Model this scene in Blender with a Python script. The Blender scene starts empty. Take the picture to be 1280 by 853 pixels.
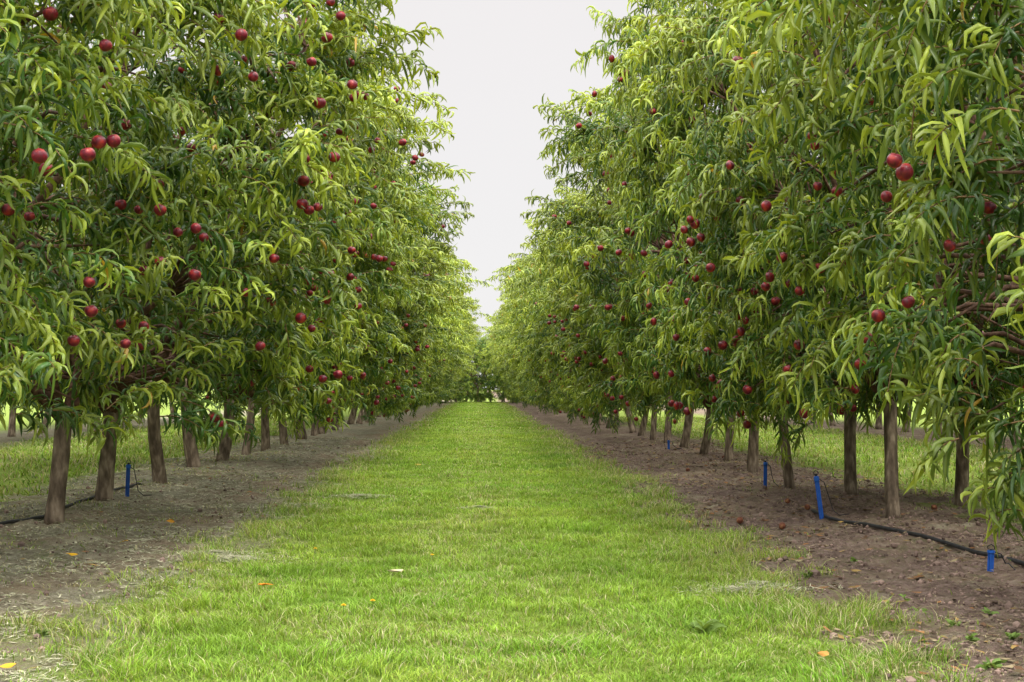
import bpy, math, random
import numpy as np
from mathutils import Vector, Matrix
R = np.random.default_rng(7)
random.seed(7)
scene = bpy.context.scene
COL = scene.collection
scene.view_settings.view_transform = 'Standard'
scene.view_settings.look = 'None'
scene.view_settings.exposure = 0
UP = np.array([0, 0, 1.0])

# ---------------------------------------------------------------- helpers
def vnoise(x, y, s, seed=0):
    x = np.asarray(x, float) * s + seed * 17.31; y = np.asarray(y, float) * s + seed * 9.77
    xi = np.floor(x); yi = np.floor(y); fx = x - xi; fy = y - yi
    fx = fx * fx * (3 - 2 * fx); fy = fy * fy * (3 - 2 * fy)
    def h(a, b):
        v = np.sin(a * 127.1 + b * 311.7 + seed * 13.7) * 43758.5453
        return v - np.floor(v)
    return (h(xi, yi) * (1 - fx) + h(xi + 1, yi) * fx) * (1 - fy) + (h(xi, yi + 1) * (1 - fx) + h(xi + 1, yi + 1) * fx) * fy

def np_mesh(name, V, quads=None, tris=None, cols=None, mats=(), matidx=None, smooth=True):
    V = np.asarray(V, np.float32)
    q = np.zeros((0, 4), np.int32) if quads is None else np.asarray(quads, np.int32)
    t = np.zeros((0, 3), np.int32) if tris is None else np.asarray(tris, np.int32)
    me = bpy.data.meshes.new(name)
    me.vertices.add(len(V)); me.vertices.foreach_set("co", V.ravel())
    nl = q.size + t.size
    me.loops.add(nl)
    me.loops.foreach_set("vertex_index", np.concatenate([q.ravel(), t.ravel()]))
    npoly = len(q) + len(t)
    me.polygons.add(npoly)
    starts = np.concatenate([np.arange(len(q)) * 4, q.size + np.arange(len(t)) * 3]).astype(np.int32)
    me.polygons.foreach_set("loop_start", starts)
    if matidx is not None:
        me.polygons.foreach_set("material_index", np.asarray(matidx, np.int32))
    me.polygons.foreach_set("use_smooth", np.full(npoly, smooth))
    me.update(calc_edges=True)
    if cols is not None:
        a = me.color_attributes.new("Col", 'FLOAT_COLOR', 'POINT')
        c = np.ones((len(V), 4), np.float32); c[:, :3] = cols
        a.data.foreach_set("color", c.ravel())
    for m in mats: me.materials.append(m)
    me.validate()
    return me

def norm(a):
    return a / np.maximum(np.linalg.norm(a, axis=-1, keepdims=True), 1e-9)

def tube(points, radii, sides=8, cap=True):
    P = np.asarray(points, float); n = len(P)
    T = np.gradient(P, axis=0); T = norm(T)
    ref = np.array([1.0, 0.03, 0.02]) if abs(T[0][0]) < 0.8 else np.array([0, 1.0, 0.02])
    V = []; 
    for i in range(n):
        u = norm(np.cross(T[i], ref)); w = np.cross(T[i], u)
        a = np.arange(sides) * 2 * math.pi / sides
        V.append(P[i] + radii[i] * (np.cos(a)[:, None] * u + np.sin(a)[:, None] * w))
    V = np.concatenate(V); Q = []
    for i in range(n - 1):
        for k in range(sides):
            k2 = (k + 1) % sides
            Q.append((i * sides + k, i * sides + k2, (i + 1) * sides + k2, (i + 1) * sides + k))
    T3 = []
    if cap:
        c = len(V); V = np.vstack([V, P[0], P[-1]])
        for k in range(sides):
            k2 = (k + 1) % sides
            T3.append((c, k2, k)); T3.append((c + 1, (n - 1) * sides + k, (n - 1) * sides + k2))
    return V, np.array(Q), np.array(T3, int).reshape(-1, 3)

class Acc:
    def __init__(s): s.V = []; s.Q = []; s.T = []; s.C = []; s.mq = []; s.mt = []; s.n = 0
    def add(s, V, Q=None, T=None, C=None, m=0):
        V = np.asarray(V, float)
        s.V.append(V)
        if Q is not None and len(Q): s.Q.append(np.asarray(Q) + s.n); s.mq.append(np.full(len(Q), m))
        if T is not None and len(T): s.T.append(np.asarray(T) + s.n); s.mt.append(np.full(len(T), m))
        if C is None: C = np.tile([.1, .1, .1], (len(V), 1))
        C = np.asarray(C, float)
        if C.ndim == 1: C = np.tile(C, (len(V), 1))
        s.C.append(C); s.n += len(V)
    def mesh(s, name, mats, smooth=True):
        V = np.concatenate(s.V); Q = np.concatenate(s.Q) if s.Q else None; T = np.concatenate(s.T) if s.T else None
        mi = np.concatenate((s.mq if s.Q else []) + (s.mt if s.T else []))
        return np_mesh(name, V, Q, T, np.concatenate(s.C), mats, mi, smooth)

def obj(name, data, label=None, category=None, kind=None, group=None, parent=None, loc=None):
    o = bpy.data.objects.new(name, data); COL.objects.link(o)
    if label: o["label"] = label
    if category: o["category"] = category
    if kind: o["kind"] = kind
    if group: o["group"] = group
    if parent: o.parent = parent
    if loc is not None: o.location = loc
    return o

# ---------------------------------------------------------------- materials
def newmat(name):
    m = bpy.data.materials.new(name); m.use_nodes = True
    nt = m.node_tree; nt.nodes.clear()
    out = nt.nodes.new("ShaderNodeOutputMaterial")
    return m, nt, out
def N(nt, t, **k):
    n = nt.nodes.new(t)
    for a, b in k.items(): setattr(n, a, b)
    return n
def leafmat(name, rough=0.5, trans=0.3, spec=0.4, tint=(1.25, 1.1, .5), lo=.86, hi=1.14):
    m, nt, out = newmat(name); L = nt.links.new
    at = N(nt, "ShaderNodeAttribute", attribute_name="Col")
    oi = N(nt, "ShaderNodeObjectInfo")
    mr2 = N(nt, "ShaderNodeMapRange"); mr2.inputs[3].default_value = lo; mr2.inputs[4].default_value = hi
    L(oi.outputs["Random"], mr2.inputs[0])
    sc = N(nt, "ShaderNodeVectorMath", operation='SCALE'); L(at.outputs["Color"], sc.inputs[0]); L(mr2.outputs[0], sc.inputs["Scale"])
    p = N(nt, "ShaderNodeBsdfPrincipled"); p.inputs["Roughness"].default_value = rough
    p.inputs["Specular IOR Level"].default_value = spec
    L(sc.outputs[0], p.inputs["Base Color"])
    tr = N(nt, "ShaderNodeBsdfTranslucent")
    v = N(nt, "ShaderNodeVectorMath", operation='MULTIPLY'); v.inputs[1].default_value = tint
    L(sc.outputs[0], v.inputs[0]); L(v.outputs[0], tr.inputs["Color"])
    mx = N(nt, "ShaderNodeMixShader"); mx.inputs[0].default_value = trans
    L(p.outputs[0], mx.inputs[1]); L(tr.outputs[0], mx.inputs[2]); L(mx.outputs[0], out.inputs[0])
    return m
def noisemat(name, c1, c2, scale, rough=.8, bump=0.0, detail=5, spec=.3, stretch=(1, 1, 1), c3=None):
    m, nt, out = newmat(name); L = nt.links.new
    tc = N(nt, "ShaderNodeTexCoord"); mp = N(nt, "ShaderNodeMapping"); mp.inputs["Scale"].default_value = stretch
    L(tc.outputs["Object"], mp.inputs[0])
    nz = N(nt, "ShaderNodeTexNoise"); nz.inputs["Scale"].default_value = scale; nz.inputs["Detail"].default_value = detail
    L(mp.outputs[0], nz.inputs["Vector"])
    cr = N(nt, "ShaderNodeValToRGB"); cr.color_ramp.elements[0].position = .35; cr.color_ramp.elements[1].position = .68
    cr.color_ramp.elements[0].color = (*c1, 1); cr.color_ramp.elements[1].color = (*c2, 1)
    if c3: e = cr.color_ramp.elements.new(.52); e.color = (*c3, 1)
    L(nz.outputs[0], cr.inputs[0])
    p = N(nt, "ShaderNodeBsdfPrincipled"); p.inputs["Roughness"].default_value = rough
    p.inputs["Specular IOR Level"].default_value = spec
    L(cr.outputs[0], p.inputs["Base Color"])
    if bump:
        b = N(nt, "ShaderNodeBump"); b.inputs["Strength"].default_value = bump; b.inputs["Distance"].default_value = .02
        L(nz.outputs[0], b.inputs["Height"]); L(b.outputs[0], p.inputs["Normal"])
    L(p.outputs[0], out.inputs[0])
    return m
M_leaf = leafmat("leaf", .36, .32, .45, (1.36, 1.2, .42), .84, 1.12)
M_grass = leafmat("grass_blade", .6, .35, .2, (1.2, 1.1, .6), .95, 1.05)
M_litter = leafmat("litter", .8, .1, .1, (1, 1, 1), .95, 1.05)
M_bark = noisemat("bark", (.08, .06, .044), (.34, .275, .205), 22, .9, .9, 8, .15, (1, 1, .3), (.175, .133, .096))
M_limb = noisemat("limb_bark", (.05, .028, .019), (.18, .105, .07), 30, .8, .4, 6, .2, (1, 1, 1), (.10, .055, .037))
M_twig = noisemat("twig", (.14, .08, .04), (.24, .15, .06), 30, .7)
M_fruit = noisemat("nectarine_skin", (.075, .004, .013), (.38, .035, .025), 24, .38, .0, 4, .38, (1, 1, 1), (.175, .008, .023))
M_fallen = noisemat("old_nectarine_skin", (.08, .03, .02), (.28, .14, .06), 22, .7, .0, 4, .2, (1, 1, 1), (.16, .055, .03))
M_blue = noisemat("blue_plastic", (.012, .08, .36), (.02, .12, .5), 20, .45)
M_black = noisemat("black_plastic", (.012, .012, .014), (.03, .03, .034), 20, .5)

# ---------------------------------------------------------------- ground mask
XL, XR = -1.56, 1.5
def mask(x, y):
    n = (vnoise(x, y, 1.1, 1) - .5) * .32 + (vnoise(x, y, 3.2, 2) - .5) * .42 + (vnoise(x, y, 9, 3) - .5) * .42
    xl = XL + .12 * np.clip((7.5 - y) / 2.5, 0, 1)
    lane = np.minimum(x - xl, XR - x) + n
    side = np.abs(x) - 4.0 + n * 1.4
    side2 = 7.9 - np.abs(x) + n
    far = np.abs(x) - 10.6 + n
    s = np.maximum(lane, np.maximum(np.minimum(side, side2), far))
    return np.clip(s / .55 + .5, 0, 1)
def height(x, y):
    g = mask(x, y)
    h = (vnoise(x, y, .6, 5) - .5) * .05
    h = h + (1 - g) * ((vnoise(x, y, 4, 6) - .5) * .04 + (vnoise(x, y, 11, 7) - .5) * .032 + np.maximum(vnoise(x, y, 20, 8) - .6, 0) * .06)
    h = h + .03 * np.exp(-((np.abs(x) - 3.1) / .6) ** 2)
    fade = np.clip((160 - np.abs(y)) / 60, 0, 1)
    return h * fade
def gz(x, y): return float(height(np.array([x]), np.array([y]))[0])

xs = np.concatenate([-np.geomspace(400, 6.2, 30), np.arange(-6, 6.001, .045), np.geomspace(6.2, 400, 30)])
ys = np.concatenate([-np.geomspace(100, 2, 12), np.arange(-1, 2.9, .4), np.arange(3, 26, .06), np.geomspace(26.1, 700, 150)])
X, Y = np.meshgrid(xs, ys)
Z = height(X, Y); G = mask(X, Y)
V = np.stack([X.ravel(), Y.ravel(), Z.ravel()], 1)
nx, ny = len(xs), len(ys)
idx = np.arange(nx * ny).reshape(ny, nx)
Q = np.stack([idx[:-1, :-1].ravel(), idx[:-1, 1:].ravel(), idx[1:, 1:].ravel(), idx[1:, :-1].ravel()], 1)
border = .45 * np.exp(-((X + 1.95 + (vnoise(X, Y, 1.5, 9) - .5) * .5) / .22) ** 2) * np.clip(vnoise(X, Y, 1.1, 19) * 1.6, 0, 1)
gc = np.stack([G.ravel(), (X.ravel() < 0) * 1.0, border.ravel()], 1)
mg, nt, out = newmat("ground"); L = nt.links.new
at = N(nt, "ShaderNodeAttribute", attribute_name="Col"); sep = N(nt, "ShaderNodeSeparateColor"); L(at.outputs["Color"], sep.inputs[0])
tc = N(nt, "ShaderNodeTexCoord")
def nzn(scale, detail=6, rough=.6):
    n = N(nt, "ShaderNodeTexNoise"); n.inputs["Scale"].default_value = scale; n.inputs["Detail"].default_value = detail
    n.inputs["Roughness"].default_value = rough; L(tc.outputs["Object"], n.inputs["Vector"]); return n
def ramp(src, stops):
    r = N(nt, "ShaderNodeValToRGB"); els = r.color_ramp.elements
    els[0].position = stops[0][0]; els[0].color = (*stops[0][1], 1); els[1].position = stops[-1][0]; els[1].color = (*stops[-1][1], 1)
    for s in stops[1:-1]: e = els.new(s[0]); e.color = (*s[1], 1)
    L(src, r.inputs[0]); return r
def mix(f, a, b):
    m = N(nt, "ShaderNodeMix", data_type='RGBA'); 
    if isinstance(f, float): m.inputs[0].default_value = f
    else: L(f, m.inputs[0])
    L(a, m.inputs[6]); L(b, m.inputs[7]); return m.outputs[2]
n1 = nzn(14, 10, .78); n2 = nzn(1.3, 5); n3 = nzn(70, 4); n4 = nzn(3.1, 8, .7)
soilR = ramp(n1.outputs[0], [(.33, (.07, .045, .037)), (.5, (.165, .113, .096)), (.67, (.31, .23, .20))])
soilL = ramp(n1.outputs[0], [(.33, (.11, .10, .065)), (.5, (.22, .205, .145)), (.67, (.38, .36, .27))])
soil = mix(sep.outputs[1], soilR.outputs[0], soilL.outputs[0])
green = ramp(n4.outputs[0], [(.35, (.13, .155, .06)), (.5, (.23, .165, .12)), (.65, (.36, .34, .23))])
sm = ramp(n2.outputs[0], [(.42, (0, 0, 0)), (.62, (.7, .7, .7))])
soil = mix(sm.outputs[0], soil, green.outputs[0])
red = ramp(n1.outputs[0], [(.33, (.13, .08, .052)), (.5, (.25, .155, .105)), (.67, (.38, .27, .19))])
soil = mix(sep.outputs[2], soil, red.outputs[0])
gr = ramp(n1.outputs[0], [(.3, (.11, .17, .022)), (.5, (.19, .27, .04)), (.7, (.30, .35, .09))])
ad = N(nt, "ShaderNodeMath", operation='ADD'); L(sep.outputs[0], ad.inputs[0]); 
s5 = N(nt, "ShaderNodeMath", operation='MULTIPLY_ADD'); L(n3.outputs[0], s5.inputs[0]); s5.inputs[1].default_value = 1.6; s5.inputs[2].default_value = -.85
L(s5.outputs[0], ad.inputs[1]); ad.use_clamp = True
base = mix(ad.outputs[0], soil, gr.outputs[0])
p = N(nt, "ShaderNodeBsdfPrincipled"); p.inputs["Roughness"].default_value = .95; p.inputs["Specular IOR Level"].default_value = .1
L(base, p.inputs["Base Color"])
b = N(nt, "ShaderNodeBump"); b.inputs["Strength"].default_value = 1.0; b.inputs["Distance"].default_value = .04
L(n1.outputs[0], b.inputs["Height"]); b2 = N(nt, "ShaderNodeBump"); b2.inputs["Strength"].default_value = .8; b2.inputs["Distance"].default_value = .012
L(n3.outputs[0], b2.inputs["Height"]); L(b.outputs[0], b2.inputs["Normal"]); L(b2.outputs[0], p.inputs["Normal"])
L(p.outputs[0], out.inputs[0])
gme = np_mesh("ground", V, Q, None, gc, [mg])
obj("ground", gme, "orchard floor of brown soil and mown grass", "ground", "structure")

# ---------------------------------------------------------------- grass
def scatter(x0, x1, y0, y1, dens, thr=.15):
    n = int((x1 - x0) * (y1 - y0) * dens)
    x = R.uniform(x0, x1, n); y = R.uniform(y0, y1, n)
    k = mask(x, y) > R.uniform(thr, 1.0, n)
    g = vnoise(x, y, 5, 12) * .4 + vnoise(x, y, 1.4, 13) * .3 + vnoise(x, y, 13, 14) * .3
    k &= (g > .38) | (R.random(n) < .4)
    return x[k], y[k]
bx, by, bw = [], [], []
for (x0, x1, y0, y1, dn, wm) in [(-2.3, 2.2, 3.9, 8, 12500, .85), (-2.3, 2.2, 8, 11, 8000, 1.0), (-2.3, 2.2, 11, 16, 4400, 1.35), (-2.1, 2.0, 16, 30, 1900, 1.9), (-2.1, 2.0, 30, 92, 340, 4.3),
                                 (-8, -3.8, 9, 45, 300, 3.5), (3.8, 8, 9, 45, 300, 3.5)]:
    a, c = scatter(x0, x1, y0, y1, dn); bx.append(a); by.append(c); bw.append(np.full(len(a), wm))
n = 60000
x = np.concatenate([R.uniform(-4.1, -1.5, 48000), R.uniform(1.5, 4.0, 12000)]); y = 4 + 22 * R.random(n) ** 1.4
g = vnoise(x, y, 1.2, 41) * .5 + vnoise(x, y, 4.5, 42) * .5
k = (mask(x, y) < .5) & (g > R.uniform(.45, .8, n))
sparse0 = sum(len(a) for a in bx)
bx.append(x[k]); by.append(y[k]); bw.append(.9 * (1 + (y[k] - 4) / 12))
bx = np.concatenate(bx); by = np.concatenate(by); bw = np.concatenate(bw); n = len(bx)
sparse = np.arange(n) >= sparse0
tuft = vnoise(bx, by, 6, 15) * .4 + vnoise(bx, by, 1.7, 16) * .2 + vnoise(bx, by, 14, 17) * .4
edge = 1 - np.clip(np.minimum(bx - XL, XR - bx) / .6, 0, 1)
edge = np.where(sparse, 0, edge)
hh = (.012 + .064 * tuft ** 2.2 + .03 * edge * (tuft > .5)) * R.uniform(.45, 1.4, n) * np.where(bw > 1.8, 1.1, 1) * np.where(sparse, .7, 1)
ang = R.uniform(0, 2 * math.pi, n) * .85 + vnoise(bx, by, 5, 18) * 4; lean = R.uniform(.1, 1.7, n)
d = np.stack([np.cos(ang), np.sin(ang), np.zeros(n)], 1); a2 = ang + R.uniform(.8, 2.2, n)
s = np.stack([np.cos(a2), np.sin(a2), np.zeros(n)], 1) * (R.uniform(.0011, .0024, n) * bw)[:, None]
P0 = np.stack([bx, by, height(bx, by) - .003], 1)
P1 = P0 + (d * (lean * .35)[:, None] + UP * .62) * hh[:, None]
P2 = P0 + (d * (lean * 1.05)[:, None] + UP * .92) * hh[:, None]
V = np.stack([P0 - s, P0 + s, P1 + s * .8, P1 - s * .8, P2], 1).reshape(-1, 3)
i5 = np.arange(n)[:, None] * 5
Q = i5 + np.array([[0, 1, 2, 3]]); T = i5 + np.array([[3, 2, 4]])
pal = np.array([[.18, .35, .035], [.25, .43, .05], [.36, .47, .075], [.11, .22, .026]])
wv = vnoise(bx, by, .8, 20) * .45 + vnoise(bx, by, 2.3, 24) * .55; wv = np.clip((wv - .5) * 1.5 + .5, 0, 1); wv2 = vnoise(bx, by, 4, 21)
c = pal[0] * (1 - wv)[:, None] + pal[2] * wv[:, None]
c = c * (.70 + .56 * wv2)[:, None]
r = R.random(n)
c = np.where((r < .2)[:, None], pal[1], c); c = np.where((r > .86)[:, None], pal[3], c)
dry = (R.random(n) < (.05 + .26 * np.clip(vnoise(bx, by, 2.6, 22) * .5 + vnoise(bx, by, 7, 23) * .3 + .3 * np.exp(-(bx / .45) ** 2) - .42, 0, 1) * 2 + .28 * edge + .45 * sparse))
c = np.where(dry[:, None], np.array([.52, .48, .28]) * R.uniform(.65, 1.15, n)[:, None], c)
c = c * R.uniform(.75, 1.22, n)[:, None]
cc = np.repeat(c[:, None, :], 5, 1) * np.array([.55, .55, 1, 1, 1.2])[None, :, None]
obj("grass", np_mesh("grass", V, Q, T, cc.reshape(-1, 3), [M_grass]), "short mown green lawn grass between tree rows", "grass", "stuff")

# ---------------------------------------------------------------- litter
def chips(n, xr, yr, lr, wr, colf, thr=.6, lift=.004):
    x = R.uniform(*xr, n); y = yr[0] + (yr[1] - yr[0]) * R.random(n) ** 1.5
    k = (mask(x, y) < thr) & (vnoise(x, y, 1.6, 30) * .6 + vnoise(x, y, 6, 31) * .4 > R.uniform(.25, .62, n)); x = x[k]; y = y[k]; n = len(x)
    a = R.uniform(0, 6.283, n); l = R.uniform(*lr, n) * .5; w = R.uniform(*wr, n) * .5 * (1 + y / 14)
    d = np.stack([np.cos(a), np.sin(a), R.uniform(-.25, .25, n)], 1); s = np.stack([-np.sin(a), np.cos(a), R.uniform(-.4, .4, n)], 1)
    z = height(x, y) + lift + R.uniform(0, .006, n)
    P = np.stack([x, y, z], 1); m = P + s * (l * R.uniform(-.3, .3, n))[:, None]
    dl = d * l[:, None]; sw = s * w[:, None]
    V = np.stack([P - dl, m - sw, P + dl, m + sw], 1).reshape(-1, 3)
    Q = np.arange(n)[:, None] * 4 + np.array([[0, 1, 2, 3]])
    return V, Q, np.repeat(colf(n), 4, 0)
def straw(n):
    a = np.array([.55, .52, .38]); b_ = np.array([.27, .29, .16]); t = R.random((n, 1)); return (a * t + b_ * (1 - t)) * R.uniform(.6, 1.15, (n, 1))
A = Acc()
V, Q, C = chips(110000, (-4.2, -1.2), (4, 26), (.015, .06), (.0025, .0055), straw, .85); A.add(V, Q, None, C)
V, Q, C = chips(26000, (1.2, 4.3), (4, 24), (.02, .06), (.002, .0045), lambda n: straw(n) * np.array([.8, .66, .62]), .8); A.add(V, Q, None, C)
for (cx, cy, rr) in [(1.35, 6.75, .2), (1.2, 6.6, .12), (-1.35, 7.9, .2), (-1.0, 12, .2), (0.0, 11, .07), (-1.5, 8.2, .14)]:
    n = 600
    rad = np.abs(R.normal(0, rr * .7, n)); an = R.uniform(0, 6.283, n); x = cx + 1.5 * rad * np.cos(an); y = cy + rad * np.sin(an)
    a = R.uniform(0, 6.283, n); l = R.uniform(.015, .05, n)
    d = np.stack([np.cos(a), np.sin(a), R.uniform(-.2, .2, n)], 1) * l[:, None]; s_ = np.stack([-np.sin(a), np.cos(a), R.uniform(-.2, .2, n)], 1) * .0024
    P = np.stack([x, y, height(x, y) + .015 + .02 * np.exp(-(rad / rr) ** 2) * R.random(n)], 1)
    A.add(np.stack([P - d, P + s_, P + d, P - s_], 1).reshape(-1, 3), np.arange(n)[:, None] * 4 + np.array([[0, 1, 2, 3]]), None, np.repeat(straw(n) * 1.1, 4, 0))
obj("dry_grass_clippings", A.mesh("clippings", [M_litter]), "dry grey mown grass clippings on soil", "grass clippings", "stuff")
def leafcol(n):
    p_ = np.array([[.28, .14, .06], [.17, .095, .055], [.34, .23, .08], [.14, .105, .06], [.27, .22, .13]]); return p_[R.integers(0, 5, n)] * R.uniform(.6, 1.05, (n, 1))
A = Acc()
V, Q, C = chips(6000, (1.3, 4.2), (4.3, 26), (.03, .075), (.010, .018), leafcol, .7, .008); A.add(V, Q, None, C)
V, Q, C = chips(1000, (-4.2, -1.4), (4.3, 26), (.03, .08), (.010, .02), leafcol, .7, .008); A.add(V, Q, None, C)
obj("leaf_litter", A.mesh("leaf_litter", [M_litter]), "dry brown and yellow fallen leaves on soil", "fallen leaves", "stuff")
ico_v = np.array([[0, 0, 1], [.89, 0, .45], [.28, .85, .45], [-.72, .53, .45], [-.72, -.53, .45], [.28, -.85, .45], [.72, .53, -.45], [-.28, .85, -.45], [-.89, 0, -.45], [-.28, -.85, -.45], [.72, -.53, -.45], [0, 0, -1]])
ico_f = np.array([(0, 1, 2), (0, 2, 3), (0, 3, 4), (0, 4, 5), (0, 5, 1), (1, 6, 2), (2, 7, 3), (3, 8, 4), (4, 9, 5), (5, 10, 1), (2, 6, 7), (3, 7, 8), (4, 8, 9), (5, 9, 10), (1, 10, 6), (6, 11, 7), (7, 11, 8), (8, 11, 9), (9, 11, 10), (10, 11, 6)])
n = 20000
x = np.concatenate([R.uniform(1.3, 4.2, 17000), R.uniform(-4.2, -1.5, 3000)]); y = 4.2 + 20 * R.random(n) ** 1.6
k = mask(x, y) < .5; x = x[k]; y = y[k]; n = len(x)
sz = R.uniform(.003, .009, n) * (1 + 1.3 * (R.random(n) < .08))
V = ico_v[None] * (sz[:, None] * R.uniform(.7, 1.3, (n, 3)))[:, None, :] * R.uniform(.8, 1.2, (n, 12, 1)) + np.stack([x, y, height(x, y) + sz * .3], 1)[:, None]
cl = np.array([.19, .135, .112]) * R.uniform(.6, 1.7, (n, 1))
obj("soil_clods", np_mesh("clods", V.reshape(-1, 3), None, (np.arange(n)[:, None, None] * 12 + ico_f[None]).reshape(-1, 3), np.repeat(cl, 12, 0), [M_litter], smooth=False),
    "small brown soil clods and pebbles", "soil clods", "stuff")

# ---------------------------------------------------------------- leaves
ST = np.array([0, .15, .36, .6, .82, 1.0]); WD = np.array([.14, .75, 1.0, .88, .5, .03]); NS = 6
def leaves(P, D, Ln, W, bend, C, rng, side=.6):
    n = len(P)
    D = norm(D)
    dn = -UP - D * np.sum(-UP * D, 1, keepdims=True); dn = norm(dn + 1e-6)
    dn = norm(dn + rng.normal(0, side, (n, 3))); dn = norm(dn - D * np.sum(dn * D, 1, keepdims=True))
    S = np.cross(D, dn)
    tw = rng.normal(0, .9, n)
    pts = [P]; dirs = [D]; cur = P.copy(); pw = rng.uniform(.6, 1.3, n)
    for i in range(1, NS):
        th = (bend * ST[i] ** pw)[:, None]
        dk = D * np.cos(th) + dn * np.sin(th)
        cur = cur + norm(dk + dirs[-1]) * (Ln * (ST[i] - ST[i - 1]))[:, None]
        pts.append(cur.copy()); dirs.append(dk)
    V = np.zeros((n, NS, 3, 3)); fold = rng.uniform(.4, 1.8, n)
    for i in range(NS):
        nn0 = np.cross(S, dirs[i]); a = (tw * (.4 + ST[i]))[:, None]
        s = S * np.cos(a) + nn0 * np.sin(a); nn = np.cross(s, dirs[i])
        w = (W * WD[i] * .5)[:, None]
        wob = (rng.normal(0, .22, n))[:, None]
        V[:, i, 1] = pts[i]
        V[:, i, 0] = pts[i] - s * w + nn * w * (fold[:, None] + wob)
        V[:, i, 2] = pts[i] + s * w + nn * w * (fold[:, None] - wob)
    q = []
    for i in range(NS - 1):
        for j in range(2):
            q.append((i * 3 + j, i * 3 + j + 1, (i + 1) * 3 + j + 1, (i + 1) * 3 + j))
    Q = (np.arange(n)[:, None, None] * (NS * 3) + np.array(q)[None]).reshape(-1, 4)
    cc = np.repeat(C[:, None, :], NS * 3, 1).reshape(n, NS, 3, 3).copy()
    cc[:, :, 1] = cc[:, :, 1] * 1.35
    return V.reshape(-1, 3), Q, cc.reshape(-1, 3)

ZP = [.35, 1.0, 2.0, 3.0, 3.7, 4.2]; WP = [.95, 1.25, 1.52, 1.74, 1.84, 1.35]
def wz(z): return float(np.interp(z, ZP, WP))

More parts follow.
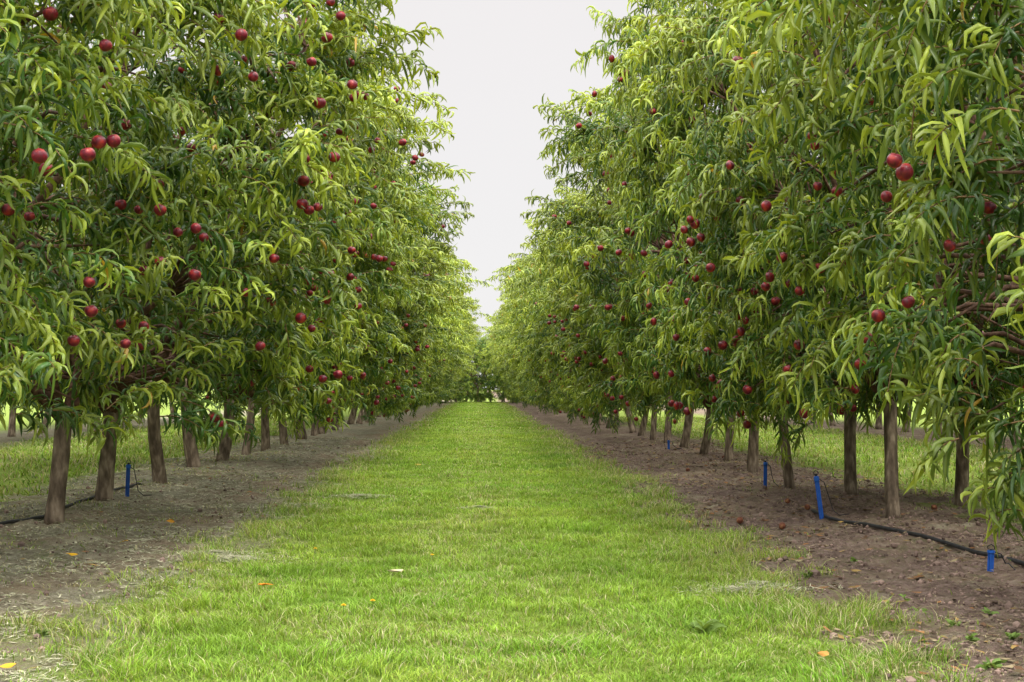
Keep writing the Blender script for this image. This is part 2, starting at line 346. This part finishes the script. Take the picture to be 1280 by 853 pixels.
def build_tree(seed, nclu=92, zlow=.8, bright=1.0):
    rng = np.random.default_rng(seed)
    wood = Acc(); crown = Acc()
    lean = rng.normal(0, .07, 2); hf = rng.uniform(.68, .86); r0 = rng.uniform(.054, .066)
    pts = [(0, 0, -.05), (0, 0, .03), (lean[0] * .3, lean[1] * .3, .2), (lean[0] * .7, lean[1] * .7, .45), (lean[0], lean[1], hf), (lean[0] * 1.1, lean[1] * 1.1, hf + .12)]
    V, Q, T = tube(pts, [r0 * 1.35, r0 * 1.12, r0, r0 * .95, r0 * .98, r0 * .7], 12)
    V = V + rng.normal(0, .0025, V.shape); wood.add(V, Q, T)
    fork = np.array([lean[0], lean[1], hf])
    nodes = []
    for i in range(6):
        a = i * math.pi * 2 / 6 + rng.normal(0, .25)
        tx = math.cos(a) * 1.6; ty = math.sin(a) * .75; tz = rng.uniform(3.2, 3.8)
        P = []
        for t in np.linspace(0, 1, 9):
            P.append(fork + np.array([tx * (t ** 1.0), ty * t ** .9, (tz - hf) * t ** 1.05]) + rng.normal(0, .05, 3) * (t > 0))
        rr = np.linspace(r0 * .66, .014, 9)
        V, Q, T = tube(P, rr, 8); wood.add(V, Q, T, None, 1)
        for k in range(1, 9): nodes.append((P[k], rr[k]))
    NP = np.array([q[0] for q in nodes]); NR = np.array([q[1] for q in nodes])
    clusters = []
    zz = zlow + (3.95 - zlow) * np.linspace(0, 1, nclu) ** 1.12 + rng.normal(0, .08, nclu); rng.shuffle(zz)
    for i, z in enumerate(zz):
        z = max(z, zlow - .04)
        sgn = 1 if i % 2 else -1
        w = wz(z)
        if rng.random() < .74:
            x = sgn * w * rng.uniform(.6, .98); y = rng.uniform(-1.0, 1.0)
            if z > 2.5: y *= 1 - .25 * (z - 2.5)
        else:
            z = rng.uniform(1.2, 4.1); w = wz(z); x = w * rng.uniform(-.6, .6); y = rng.uniform(-1, 1)
        clusters.append(np.array([x, y, z]))
    LP, LD, LL, LW, LR, LC = [], [], [], [], [], []
    for ci, c in enumerate(clusters):
        dd = np.linalg.norm((NP - c) * np.array([1, 1, 1.3]) + np.array([0, 0, .25]), axis=1); k = int(np.argmin(dd))
        a0 = NP[k]; r_ = min(NR[k] * .7, .018)
        mid = (a0 + c) / 2 + np.array([0, 0, .1]) + rng.normal(0, .05, 3)
        V, Q, T = tube([a0, mid, c], [r_, r_ * .7, .004], 6); wood.add(V, Q, T, None, 1)
        out = norm(np.array([c[0] / 1.0, c[1] * .5, .35 + .5 * (c[2] / 4) ** 2]))
        ctone = rng.uniform(.66, 1.18); yel = rng.uniform(0, 1)
        ns = rng.integers(4, 7)
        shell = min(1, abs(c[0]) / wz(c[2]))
        for s in range(ns):
            st = c + rng.normal(0, .12, 3)
            dr = norm(out * .9 + rng.normal(0, .55, 3) + np.array([0, 0, .3]))
            top = c[2] > 3.4
            ln = rng.uniform(.22, .5) * (1.2 if top else 1)
            if c[2] < 1.3: ln *= .8
            if top and s == 0:
                dr = norm(np.array([np.sign(c[0]) * rng.uniform(.0, 1.5), rng.normal(0, .3), 1.0])); ln = rng.uniform(.5, 1.05)
            elif c[2] > 1.8 and s == 1 and rng.random() < .4:
                dr = norm(np.array([np.sign(c[0]) * 1.0, rng.normal(0, .3), rng.uniform(.3, 1)])); ln = rng.uniform(.5, .9)
            g = rng.uniform(.6, 1.8) * (1.0 if c[2] < 3.4 else .8)
            sp = [st]; cd = dr
            for q in range(5):
                cd = norm(cd + np.array([0, 0, -g * .2]))
                sp.append(sp[-1] + cd * ln / 5)
            sp = np.array(sp)
            V, Q, T = tube(sp, np.linspace(.0045, .0018, 6), 4, False); crown.add(V, Q, T, np.array([.12, .09, .035]), 1)
            nl = int(ln / .5 * rng.integers(32, 40))
            t = np.linspace(.05, 1, nl); fi = t * 5; i0 = np.minimum(fi.astype(int), 4); f = (fi - i0)[:, None]
            p0 = sp[i0] * (1 - f) + sp[i0 + 1] * f; td = norm(sp[i0 + 1] - sp[i0])
            ph = np.arange(nl) * 2.4 + rng.uniform(0, 6.28)
            u = norm(np.cross(td, np.array([.13, .31, .9]))); v = np.cross(td, u)
            rad = np.cos(ph)[:, None] * u + np.sin(ph)[:, None] * v
            ld = norm(td * rng.uniform(.1, .8, (nl, 1)) + rad * .72 + UP * .4 + rng.normal(0, .13, (nl, 3)))
            LP.append(p0); LD.append(ld)
            LL.append(rng.uniform(.125, .225, nl) * (1 - .35 * (t > .93)) ); LW.append(rng.uniform(.016, .026, nl))
            dang = np.arccos(np.clip(-ld[:, 2], -1, 1))
            LR.append(dang * rng.uniform(1.0, 1.9, nl) + rng.normal(0, .3, nl))
            young_lit = np.clip(t * .8 + (c[2] / 4.4) * .35 + yel * .5 + (shell - 1) * .6 - .36 + rng.normal(0, .24, nl), 0, 1)[:, None] ** 1.1  # age towards shoot tips, plus shade painted in as darker inner leaves
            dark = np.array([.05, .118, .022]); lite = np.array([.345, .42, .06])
            col = (dark * (1 - young_lit) + lite * young_lit) * ctone * bright * rng.uniform(.8, 1.22, (nl, 1))
            odd = rng.random(nl); col = np.where((odd < .003)[:, None], np.array([.42, .27, .04]), col)
            LC.append(col)
    P = np.concatenate(LP); D = np.concatenate(LD)
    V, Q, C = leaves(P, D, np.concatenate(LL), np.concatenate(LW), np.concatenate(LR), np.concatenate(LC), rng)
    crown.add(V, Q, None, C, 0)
    fr = []
    sel = rng.permutation(nclu)
    for k in sel:
        c = clusters[k]
        if abs(c[0]) < wz(c[2]) * .6: continue
        for q in range(rng.choice([1, 1, 2, 2, 3])):
            fr.append(c + np.array([np.sign(c[0]) * rng.uniform(.18, .46), rng.normal(0, .2), rng.uniform(-.32, .1)]) + rng.normal(0, .04, 3))
    fr = fr[:98]
    print("tree", seed, len(P), len(fr))
    return wood.mesh("trunk", [M_bark, M_limb]), crown.mesh("crown", [M_leaf, M_twig]), fr

def fruit_mesh(mat):
    V = []; nu, nv = 16, 10
    V.append((0, 0, .029))
    for j in range(1, nv):
        th = math.pi * j / nv
        for i in range(nu):
            ph = 2 * math.pi * i / nu
            r = .037 * (1 - .07 * math.exp(-(min(ph, 6.283 - ph) / .3) ** 2) * math.sin(th))
            z = .036 * math.cos(th) - .008 * math.exp(-(th / .45) ** 2)
            V.append((r * math.sin(th) * math.cos(ph), r * math.sin(th) * math.sin(ph), z))
    V.append((0, 0, -.037)); Q = []; T = []
    for j in range(nv - 2):
        for i in range(nu):
            a = 1 + j * nu + i; b_ = 1 + j * nu + (i + 1) % nu; Q.append((a, a + nu, b_ + nu, b_))
    for i in range(nu):
        T.append((0, 1 + i, 1 + (i + 1) % nu)); o = 1 + (nv - 2) * nu; T.append((len(V) - 1, o + (i + 1) % nu, o + i))
    A = Acc(); A.add(V, Q, T, None, 0)
    v, q, t = tube([(0, 0, .026), (.002, 0, .04), (.004, .001, .05)], [.003, .002, .0025], 6); A.add(v, q, t, None, 1)
    return A.mesh("nectarine", [mat, M_twig])
FM = fruit_mesh(M_fruit); FF = fruit_mesh(M_fallen)

variants = [build_tree(100 + i, 104, .84 if i in (1, 4) else .92) for i in range(6)]
FARV = [build_tree(200 + i, 104, .62, 1.04) for i in range(3)]
ENDV = [build_tree(301, 96, .12, 1.35)]  # light painted into the end trees' leaf colour, offsetting shade from the rows
LOWV = [build_tree(402, 110, .5, .85)]
TL = {True: "leafy nectarine tree with dark red fruit in bare soil", False: "dense green nectarine tree in a long orchard row"}
def place_tree(x, y, vi, rot, sc, sx=1.0, nf=0, var=None, szf=1.0):
    tr, cr, fr = (var or variants)[vi]
    e = bpy.data.objects.new("nectarine_tree", None); COL.objects.link(e)
    e.empty_display_size = .3
    e.location = (x, y, gz(x, y)); e.rotation_euler = (0, 0, rot); e.scale = (sc * sx, sc, sc * szf)
    e["label"] = TL[nf > 0]; e["category"] = "tree"; e["group"] = "nectarine trees in the orchard rows"
    a = bpy.data.objects.new("trunk", tr); COL.objects.link(a); a.parent = e
    c = bpy.data.objects.new("crown", cr); COL.objects.link(c); c.parent = e
    for p_ in fr[:nf]:
        if y < 8.5 and (p_[2] < 1.0 or random.random() < .25): continue
        if x > 0 and p_[2] > 2.4 and random.random() < .55: continue
        f = bpy.data.objects.new("nectarine", FM); COL.objects.link(f); f.parent = e
        f.location = tuple(p_); s_ = random.uniform(.78, 1.02) * (.92 if y < 8.5 else 1); f.scale = (s_ / sx, s_, s_ / szf); f.rotation_euler = (random.uniform(-.5, .5), random.uniform(-.5, .5), random.uniform(0, 6))
left = [(-3.3, 6.1), (-3.25, 8.0), (-2.92, 9.9), (-3.0, 11.5), (-3.04, 13.7), (-3.2, 16.1), (-3.15, 17.6), (-3.15, 19.4), (-3.15, 21.2), (-3.15, 23.2), (-3.1, 25.1), (-3.1, 27)]
right = [(3.25, 5.3), (3.3, 7.6), (2.98, 10.2), (3.85, 11.3), (3.2, 12.2), (2.85, 13.0), (3.05, 15.8), (3.1, 17.6), (3.1, 19.5), (3.1, 21.4), (3.1, 23.3), (3.1, 25.2), (3.1, 27.1)]
y = 28.9
while y < 93:
    left.append((-3.1 + random.uniform(-.12, .12), y + random.uniform(-.2, .2))); right.append((3.1 + random.uniform(-.12, .12), y + .1 + random.uniform(-.2, .2))); y += 1.95
k = 0
for (row, sx) in ((left, 1.08), (right, .90)):
    for (x, y) in row:
        nf = 98 if y < 17 else (46 if y < 28 else (20 if y < 42 else 0))
        vi = (k * 5 + (k // 6)) % 6; k += 1
        s2 = sx + (np.clip((y - 12) / 25, 0, 1) * (.14 if x < 0 else .16)) + random.uniform(-.12, .12)
        if y < 9 and x < 0: s2 = 1.0
        if 6 < y < 9 and x > 0: s2 = .95
        var = None
        if y < 6 and x > 0: vi = 0; var = LOWV; s2 = .95
        if y > (27 if x < 0 else 24): var = FARV; vi = k % 3
        place_tree(x, y, vi, random.choice([0, math.pi]) + random.uniform(-.12, .12), random.uniform(.93, 1.03), s2, nf, var, random.uniform(.92, 1.08))
for i, (x, y) in enumerate([(-2.0, 87), (2.1, 87), (-1.4, 90), (1.5, 90.5), (0, 93.0), (-2.5, 93), (2.6, 93.5), (.8, 94.5), (-.8, 95), (0, 97), (3.6, 97), (-3.6, 97)]):
    place_tree(x, y, 0, random.uniform(0, 6), random.uniform(.9, 1.02), .9, 0, ENDV)
for sgn in (-1, 1):
    y = 7.0
    while y < 44:
        place_tree(sgn * 9.1, y, k % 6, random.choice([0, math.pi]), random.uniform(.95, 1.05), 1.1); k += 1; y += 2.1

# ---------------------------------------------------------------- small things
def px(u, v):  # ground point under a photo pixel, used to read off positions
    d = .95 * 1778 / (v - 485); return ((u - 598) / 1778 * d, d)
for (u, v) in [(978, 660), (905, 578), (860, 590), (1010, 640), (925, 655), (985, 632), (1170, 640)]:
    x, y = px(u, v); f = obj("fallen_nectarine", FF, "dull brownish red nectarine fallen on bare soil", "nectarine", None, "fallen nectarines on the soil", None, (x, y, gz(x, y) + .022))
    f.rotation_euler = (random.uniform(.8, 2.2), random.uniform(-1, 1), random.uniform(0, 6)); s_ = random.uniform(.6, .8); f.scale = (s_, s_, s_)
def hose(pts, name_label):
    P = []
    for i in range(len(pts) - 1):
        for t in np.linspace(0, 1, 12, endpoint=False):
            x = pts[i][0] * (1 - t) + pts[i + 1][0] * t; y = pts[i][1] * (1 - t) + pts[i + 1][1] * t
            P.append((x + .012 * math.sin(y * 1.7), y, gz(x, y) + .018))
    P = np.array(P); P[:, 2] = np.convolve(np.pad(P[:, 2], 3, mode='edge'), np.ones(7) / 7, 'valid')
    P[-1, 2] -= .06; P[-2, 2] -= .03
    V, Q, T = tube(P, [.013] * len(P), 8); A = Acc(); A.add(V, Q, T)
    obj("irrigation_hose", A.mesh("hose", [M_black]), name_label, "hose")
hose([(3.0, 4.5), (2.9, 6.5), (2.84, 7.5), (2.72, 8.6), (2.56, 10.0), (2.53, 11)], "black plastic drip hose lying on bare soil")
hose([(-3.3, 6), (-3.25, 8), (-3.2, 9.4), (-3.08, 10.4), (-3.15, 12), (-3.2, 14)], "black plastic drip hose beside the trunks")
def stake(x, y, h, leanx, leany):
    z = gz(x, y); e = bpy.data.objects.new("irrigation_stake", None); COL.objects.link(e); e.location = (x, y, z); e.rotation_euler = (leany, leanx, random.uniform(-.4, .4))
    e["label"] = "blue plastic sprinkler stake with black nozzle in soil"; e["category"] = "irrigation stake"; e["group"] = "blue irrigation stakes along the hoses"
    A = Acc()
    for (ax, ay) in ((.016, .004), (.004, .014)):
        zs = [-.06, 0, h * .8, h * .86, h * .9]; w = [.2, 1, 1, 1.15, 1.15]
        V = []; 
        for q, ww in zip(zs, w): V += [(-ax * ww, -ay * ww, q), (ax * ww, -ay * ww, q), (ax * ww, ay * ww, q), (-ax * ww, ay * ww, q)]
        Q = [(3, 2, 1, 0), (16, 17, 18, 19)]
        for i in range(4):
            for k_ in range(4): Q.append((i * 4 + k_, i * 4 + (k_ + 1) % 4, (i + 1) * 4 + (k_ + 1) % 4, (i + 1) * 4 + k_))
        A.add(V, Q)
    v, q, t = tube([(0, 0, h * .82), (0, 0, h * .84), (0, 0, h * .93), (0, 0, h * .95)], [.014, .02, .02, .014], 12); A.add(v, q, t)
    obj("post", A.mesh("post", [M_blue], False), parent=e)
    A = Acc(); v, q, t = tube([(0, 0, h * .95), (0, 0, h * .97), (0, 0, h * .985), (0, 0, h)], [.007, .007, .02, .016], 12); A.add(v, q, t)
    v, q, t = tube([(.016, 0, h), (.018, 0, h + .012), (0, 0, h + .024), (-.018, 0, h + .012), (-.016, 0, h)], [.003] * 5, 6); A.add(v, q, t)
    obj("nozzle", A.mesh("nozzle", [M_black]), parent=e)
    A = Acc(); v, q, t = tube([(.014, 0, h * .88), (.05, .01, h * .8), (.075, .02, h * .4), (.09, .02, .05), (.13, .01, .012), (.2, 0, .015)], [.0035] * 6, 6); A.add(v, q, t)
    obj("feed_tube", A.mesh("feed_tube", [M_black]), parent=e)
for (u, v, h, lx, ly) in [(1028, 648, .33, -.12, 0), (957, 614, .25, 0, .05), (1240, 714, .12, .05, 0), (163, 628, .28, .03, 0), (836, 566, .14, 0, 0), (358, 552, .25, .04, 0)]:
    x, y = px(u, v); stake(x, y, h, lx, ly)
def one_leaf(u, v, colr, lab, L_=.12, W_=.035, nm="fallen_leaf"):
    x, y = px(u, v); rng = np.random.default_rng(int(u)); V, Q, C = leaves(np.zeros((1, 3)), np.array([[1, .2, .15]]), np.array([L_]), np.array([W_]), np.array([.5]), np.array([colr]), rng)
    o = obj(nm, np_mesh("fallen_leaf", V, Q, None, C, [M_litter]), lab, "leaf", None, "fallen leaves on the grass", None, (x, y, gz(x, y) + .03)); o.rotation_euler = (0, 0, rng.uniform(0, 6))
for (u, v, c_, lab) in [(325, 735, (.6, .2, .02), "orange fallen leaf lying on the grass"), (505, 716, (.5, .42, .28), "pale cream fallen leaf lying on grass"), (103, 700, (.6, .34, .02), "yellow fallen leaf lying on bare soil"),
                    (1035, 832, (.45, .22, .06), "tan fallen leaf lying on the grass"), (8, 842, (.55, .3, .03), "yellow fallen leaf lying on bare soil"), (858, 655, (.5, .25, .05), "tan fallen leaf on bare soil"),
                    (527, 583, (.5, .4, .1), "yellow fallen leaf on the grass"), (760, 585, (.5, .2, .03), "orange fallen leaf on bare soil"), (165, 678, (.55, .32, .03), "yellow fallen leaf lying on bare soil"), (222, 655, (.5, .25, .03), "orange fallen leaf on bare soil")]:
    one_leaf(u, v, c_, lab, .09, .024)
def weed(x, y, s_, seed, lab):
    rng = np.random.default_rng(seed); n = rng.integers(9, 16); a = rng.uniform(0, 6.28, n)
    D = np.stack([np.cos(a), np.sin(a), rng.uniform(.3, 1.2, n)], 1); P = np.zeros((n, 3)); P[:, 2] = rng.uniform(0, .02, n)
    C = np.array([.13, .20, .05]) * rng.uniform(.7, 1.4, (n, 1))
    V, Q, C = leaves(P, D, rng.uniform(.5, 1, n) * s_, rng.uniform(.25, .4, n) * s_, rng.uniform(.6, 1.3, n), C, rng)
    obj("weed", np_mesh("weed", V, Q, None, C, [M_grass]), lab, "weed", None, "small weeds on the orchard floor", None, (x, y, gz(x, y)))
wl = [(880, 795, .10), (1195, 785, .05), (1150, 770, .04), (1215, 800, .05), (1130, 750, .04), (1240, 840, .06), (1070, 700, .05), (1240, 770, .05), (960, 690, .04), (60, 800, .04), (100, 790, .05), (1010, 720, .05), (1265, 800, .05)]
for i, (u, v, s_) in enumerate(wl):
    x, y = px(u, v); weed(x, y, s_, 50 + i, "broad leaved green weed growing in lawn" if i == 0 else "small green weed sprouting from bare soil")
M_yel = noisemat("dandelion_yellow", (.75, .45, .01), (.85, .6, .02), 60, .7)
A = Acc()
v, q, t = tube([(0, 0, 0), (.004, 0, .03), (.003, .003, .045)], [.0018] * 3, 6); A.add(v, q, t, np.array([.15, .25, .05]), 1)
for ring, (rad, zz_, m_) in enumerate([(.012, .047, 20), (.009, .05, 16), (.005, .052, 10)]):
    for i in range(m_):
        a = i * 6.283 / m_ + ring * .2; ca, sa = math.cos(a), math.sin(a); w = .002
        A.add([(.003 - sa * w * .4, .003 + ca * w * .4, .046), (.003 + sa * w * .4, .003 - ca * w * .4, .046), (.003 + ca * rad + sa * w, .003 + sa * rad - ca * w, zz_), (.003 + ca * rad - sa * w, .003 + sa * rad + ca * w, zz_)], [(0, 1, 2, 3)], None, None, 0)
DM = A.mesh("dandelion", [M_yel, M_grass], False)
for (u, v) in [(466, 765), (430, 772), (540, 700), (395, 690)]:
    x, y = px(u, v); obj("dandelion", DM, "small yellow dandelion flower in the grass", "dandelion", None, "dandelions in the grass", None, (x, y, gz(x, y)))

# ---------------------------------------------------------------- light
w = bpy.data.worlds.new("World"); scene.world = w; w.use_nodes = True
nt = w.node_tree; nt.nodes.clear(); L = nt.links.new
out = N(nt, "ShaderNodeOutputWorld"); bg = N(nt, "ShaderNodeBackground")
sky = N(nt, "ShaderNodeTexSky", sky_type='NISHITA', sun_disc=False, sun_elevation=math.radians(58), sun_rotation=math.radians(200))
tc = N(nt, "ShaderNodeTexCoord"); sp = N(nt, "ShaderNodeSeparateXYZ"); L(tc.outputs["Generated"], sp.inputs[0])
cr = N(nt, "ShaderNodeValToRGB"); e = cr.color_ramp.elements
e[0].position = 0; e[0].color = (.85, .84, .84, 1); e[1].position = 1; e[1].color = (4.7, 4.6, 4.45, 1)
m_ = e.new(.27); m_.color = (.88, .85, .845, 1)
m_ = e.new(.42); m_.color = (2.9, 2.85, 2.78, 1)
nz = N(nt, "ShaderNodeTexNoise"); nz.inputs["Scale"].default_value = 2.5; nz.inputs["Detail"].default_value = 4
L(tc.outputs["Generated"], nz.inputs["Vector"])
mr = N(nt, "ShaderNodeMapRange"); mr.inputs[3].default_value = .96; mr.inputs[4].default_value = 1.05; L(nz.outputs[0], mr.inputs[0])
L(sp.outputs[2], cr.inputs[0])
sc = N(nt, "ShaderNodeVectorMath", operation='SCALE'); L(cr.outputs[0], sc.inputs[0]); L(mr.outputs[0], sc.inputs["Scale"])
s2 = N(nt, "ShaderNodeVectorMath", operation='SCALE'); L(sky.outputs[0], s2.inputs[0]); s2.inputs["Scale"].default_value = .005
ad = N(nt, "ShaderNodeVectorMath", operation='ADD'); L(sc.outputs[0], ad.inputs[0]); L(s2.outputs[0], ad.inputs[1])
L(ad.outputs[0], bg.inputs[0]); bg.inputs[1].default_value = 1.0; L(bg.outputs[0], out.inputs[0])
sl = bpy.data.lights.new("sun", 'SUN'); sl.energy = 2.6; sl.angle = math.radians(11); sl.color = (1, .95, .86)
so = bpy.data.objects.new("sun", sl); COL.objects.link(so); so.rotation_euler = (math.radians(32), math.radians(0), math.radians(15))

# ---------------------------------------------------------------- camera
cam = bpy.data.cameras.new("camera"); cam.lens = 50; cam.sensor_width = 36; cam.clip_end = 2000; cam.clip_start = .05
co = bpy.data.objects.new("camera", cam); COL.objects.link(co)
co.location = (0, 0, .95); co.rotation_euler = (math.radians(91.88), 0, math.radians(-1.35))
scene.camera = co
